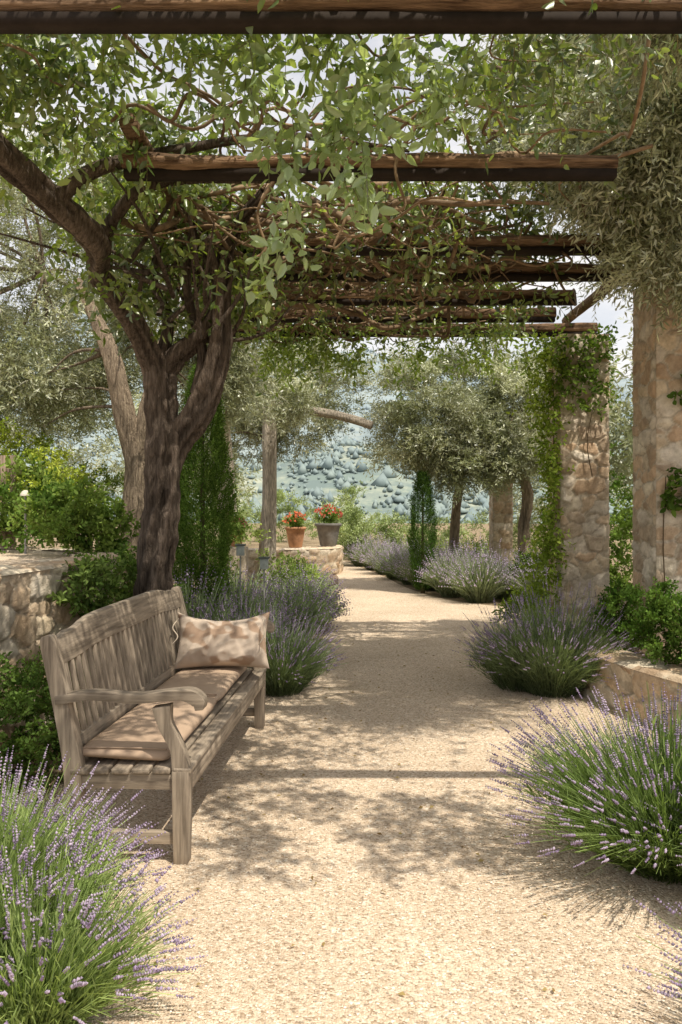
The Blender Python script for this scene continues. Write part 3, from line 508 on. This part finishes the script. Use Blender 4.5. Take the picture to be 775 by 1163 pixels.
b.obj('posts_and_slats',M_woodV,be,False,.005)
b=B()
for y in (.035,L_-.035):
    sweep(b,[(-.54,y,.645),(-.40,y,.665),(-.22,y,.655),(-.06,y,.672),(.0,y,.668),(.035,y,.645),(.04,y,.615)],(0,1,0),.075,[.035,.032,.034,.036,.05,.05,.03],vc(),0,6)
    box(b,(-.25,y,.10),(.42,.035,.045),vc()); box(b,(-.25,y,.325),(.42,.04,.06),vc())
box(b,(-.25,L_/2,.325),(.42,.05,.05),vc())
b.obj('arms_and_side_rails',M_woodX,be,False,.008)
b=B()
for i in range(6): box(b,(-.01-.083*i-.02,L_/2,.372-.002*i),(.072,L_-.005,.022),vc())
box(b,(-.012,L_/2,.322),(.028,L_-.13,.072),vc()); box(b,(-.47,L_/2,.33),(.03,L_-.13,.06),vc())
ys=np.linspace(.04,L_-.04,60); u=(ys-L_/2)/(L_/2); up=.875+.055*np.exp(-(u/.72)**8)+.018*np.exp(-((abs(u)-.82)/.08)**2); lo=np.full(60,.775)+.02*np.exp(-(u/.7)**8)
V=[];n=60
for sx in(.0,.032):
    V+= [np.c_[[bx(z)+sx-.012 for z in lo],ys,lo],np.c_[[bx(z)+sx-.012 for z in up],ys,up]]
V=np.vstack(V); i=np.arange(n-1)[:,None]
Q=np.vstack([i+A([0,n,n+1,1]),i+A([2*n,2*n+1,3*n+1,3*n]),i+A([n,3*n,3*n+1,n+1]),i+A([0,1,2*n+1,2*n]),A([[0,2*n,3*n,n]]),A([[n-1,2*n-1,4*n-1,3*n-1]])])
b.add(V,Q,None,vc())
box(b,(bx(.45),L_/2,.445),(.03,L_-.1,.075),vc())
b.obj('seat_and_rails',M_woodL,be,False,.005)
def rbox(b,c,s,e=.22,nu=40,nv=24,col=(.5,.4,.3),wr=.004,seed=0):
    f=lambda a,p:np.sign(a)*np.abs(a)**p
    U,Vv=np.meshgrid(np.linspace(-np.pi,np.pi,nu,endpoint=False),np.linspace(-np.pi/2,np.pi/2,nv),indexing='ij')
    X=f(np.cos(Vv),.55)*f(np.cos(U),e); Y=f(np.cos(Vv),.55)*f(np.sin(U),e); Z=f(np.sin(Vv),.8)
    P=np.stack([X*s[0]/2,Y*s[1]/2,Z*s[2]/2],-1).reshape(-1,3)+A(c); P[:,2]+=wr*snoise(P,9,seed)+wr*.6*snoise(P,24,seed+1)
    I=np.arange(nu*nv).reshape(nu,nv); J=np.roll(I,-1,0); b.add(P,np.stack([I[:,:-1],J[:,:-1],J[:,1:],I[:,1:]],-1).reshape(-1,4),None,col)
b=B(); rbox(b,(-.28,.54,.415),(.38,.98,.075),.12,80,30,(.41,.30,.215),.006,1); rbox(b,(-.28,1.50,.415),(.38,.94,.075),.12,80,30,(.41,.305,.22),.006,2)
for yy_ in (.07,1.01,1.05,1.95): tube(b,[(-.455,yy_,.440),(-.28,yy_,.443),(-.105,yy_,.440)],[.004,.004],6,6,(.34,.25,.18))
b.obj('seat_cushion',M_cloth,be,True)
def pillow(b,c,a,h,th,tilt,yaw,seed,col1,col2):
    g=np.linspace(-1,1,70); U,Vv=np.meshgrid(g,g,indexing='ij'); pr=((1-abs(U)**3.2)*(1-abs(Vv)**3.2)).clip(0)**.55
    for sg in(1,-1):
        x=a*U*(1-.09*(1-Vv**2)**1.0*abs(U)**3); z=h*Vv*(1-.12*(1-U**2)*abs(Vv)**3)-.055*(1-U**2)*(Vv>0)*Vv
        P=np.stack([x,-sg*th*pr,z],-1).reshape(-1,3); wn=(1-abs(snoise(P,10,seed)))**2*.035+(1-abs(snoise(P,19,seed+1)))*.018; P[:,1]-=sg*wn*pr.ravel()
        ct,st=math.cos(tilt),math.sin(tilt); pat=np.clip((snoise(P,17,seed+4)+.5*snoise(P,40,seed+5)-.25)*6,0,1)[:,None]; P=np.c_[P[:,0],P[:,1]*ct+P[:,2]*st,-P[:,1]*st+P[:,2]*ct]
        cy,sy=math.cos(yaw),math.sin(yaw)
        C=A(col1)*(1-pat)+A(col2)*pat; P=np.c_[P[:,0]*cy-P[:,1]*sy,P[:,0]*sy+P[:,1]*cy,P[:,2]]+A(c)
        I=np.arange(4900).reshape(70,70); Q=np.stack([I[:-1,:-1],I[1:,:-1],I[1:,1:],I[:-1,1:]],-1).reshape(-1,4); b.add(P,Q if sg>0 else Q[:,::-1],None,C)
b=B(); pillow(b,(-.21,1.74,.615),.285,.18,.085,.45,.10,1,(.47,.385,.31),(.32,.225,.16))
for sx_ in (-.47,.04):
    tube(b,[(sx_,1.70,.745),(sx_+.02*(-1 if sx_<-.2 else 1),1.64,.70),(sx_+.015,1.62,.65),(sx_-.01,1.60,.61)],[.004,.004,.004,.003],6,6,(.45,.38,.3))
b.obj('throw_pillow',M_cloth,be,True)
def pot(name,x,y,z,r,h,col,fc,seed=0):
    e=empty(name,(x,y,z)); b=B(); pr=[(.62,0),(.68,.05),(.86,.55),(.97,.86),(1.08,.87),(1.1,.98),(1.0,1.0),(.9,.97),(.88,.85)]; sg=24
    a=np.linspace(0,2*np.pi,sg,endpoint=False); V=np.vstack([np.c_[np.cos(a)*r*p,np.sin(a)*r*p,np.full(sg,h*q)] for p,q in pr])
    i=np.arange(len(pr)-1)[:,None,None]*sg; j=np.arange(sg)[None,:,None]; j2=(j+1)%sg; b.add(V,np.concatenate([i+j,i+j2,i+sg+j2,i+sg+j],-1).reshape(-1,4),None,col)
    b.obj('pot',M_pot,e,True); b=B(); crown(b,[((0,0,h+r*.5),(r*1.0,r*1.0,r*.7),18)],.08,9,6,.1,.05,.03,(.09,.17,.03),(.24,.34,.08),0,.2,False)
    nf=46; d=rnd_unit(nf); d[:,2]=abs(d[:,2]); P=d*A([r*1.15,r*1.15,r*.95])+A([0,0,h+r*.5])
    for s in range(2): leaves(b,P,rnd_unit(nf),.06,.055,mixc(fc,A(fc)*.75,nf),1)
    b.obj('flowers',[M_bush,M_flow],e)
pot('terracotta_flower_pot',-.93,17.1,.58,.20,.42,(.5,.27,.15),(.75,.2,.1)); pot('grey_flower_pot',-.27,17.75,.58,.26,.48,(.2,.195,.185),(.7,.18,.12))
pot('terracotta_flower_pot',-1.75,14,0.75,.13,.28,(.45,.24,.13),(.6,.3,.2))
b=B(); box(b,(-1.75,14,.37),(.36,.36,.74),(.5,.44,.35)); b.obj('pot_plinth',M_stone,None,False,.02)
e=empty('folded_parasol',(-1.50,11,0)); b=B(); sg=32; zz=np.linspace(1.35,2.62,16); a=np.linspace(0,2*np.pi,sg,endpoint=False)
V=[]
for z_ in zz:
    t=(z_-1.35)/1.27; r=(.105-.085*t**1.5)*(1-.25*math.exp(-((t-.25)/.06)**2)); rr_=r*(1+.22*np.cos(a*8+t*1.5)); V.append(np.c_[rr_*np.cos(a),rr_*np.sin(a),np.full(sg,z_)])
i=np.arange(15)[:,None,None]*sg; j=np.arange(sg)[None,:,None]; j2=(j+1)%sg; b.add(np.vstack(V),np.concatenate([i+j,i+j2,i+sg+j2,i+sg+j],-1).reshape(-1,4),None,(.68,.6,.48)); b.obj('canopy',M_cloth,e,True)
b=B(); tube(b,[(0,0,0),(0,0,2.7)],[.024,.022],12,3,(.3,.22,.14),0,0,True); box(b,(0,0,.04),(.45,.45,.08),(.3,.3,.3)); b.obj('pole',M_steel,e)
e=empty('weathered_log_beam'); b=B(); tube(b,[(-1.25,13.95,3.12),(-.4,13.8,2.98),(.1,13.6,2.86),(.5,13.5,2.72)],[.06,.07,.075,.07],12,8,(.5,.44,.36),0,.06,True)
tube(b,[(-1.22,14,0),(-1.2,14,1.5),(-1.2,14,3.08)],[.13,.12,.12],16,8,(.58,.52,.44),0,.05,True); b.obj('log_and_post',M_bark,e,True)
def glight(x,y,h,z0=0):
    e=empty('garden_path_light',(x,y,z0)); b=B(); tube(b,[(0,0,0),(0,0,h)],[.008,.008],8,2,(.3,.3,.29)); box(b,(0,0,h+.05),(.07,.07,.09),(.35,.4,.38)); box(b,(0,0,h+.105),(.095,.095,.016),(.12,.14,.13)); b.obj('lamp',M_steel,e,False,.004)
glight(-.68,7.4,.86); glight(-.95,7.9,.95)
e=empty('mushroom_garden_lamp',(-2.64,7.0,1.02)); b=B(); tube(b,[(0,0,0),(0,0,.5)],[.01,.01],8,2,(.3,.3,.3)); tube(b,[(0,0,.485),(0,0,.50),(0,0,.525),(0,0,.535)],[.045,.043,.027,.008],16,3,(.6,.57,.5),0,0,True); b.obj('lamp',M_steel,e,True)
e=empty('wooden_fence',(-3.1,7.9,1.0)); b=B()
for i in range(12): box(b,(-.09*i,0,.45),(.05,.02,.9),A([.26,.2,.15])*R.uniform(.8,1.2))
for z_ in(.15,.75): box(b,(-.5,.025,z_),(1.15,.025,.06),(.25,.19,.14))
b.obj('slats',M_woodV,e,False,.004)
print('DONE faces',sum(len(o.data.polygons) for o in bpy.data.objects if o.type=='MESH'))
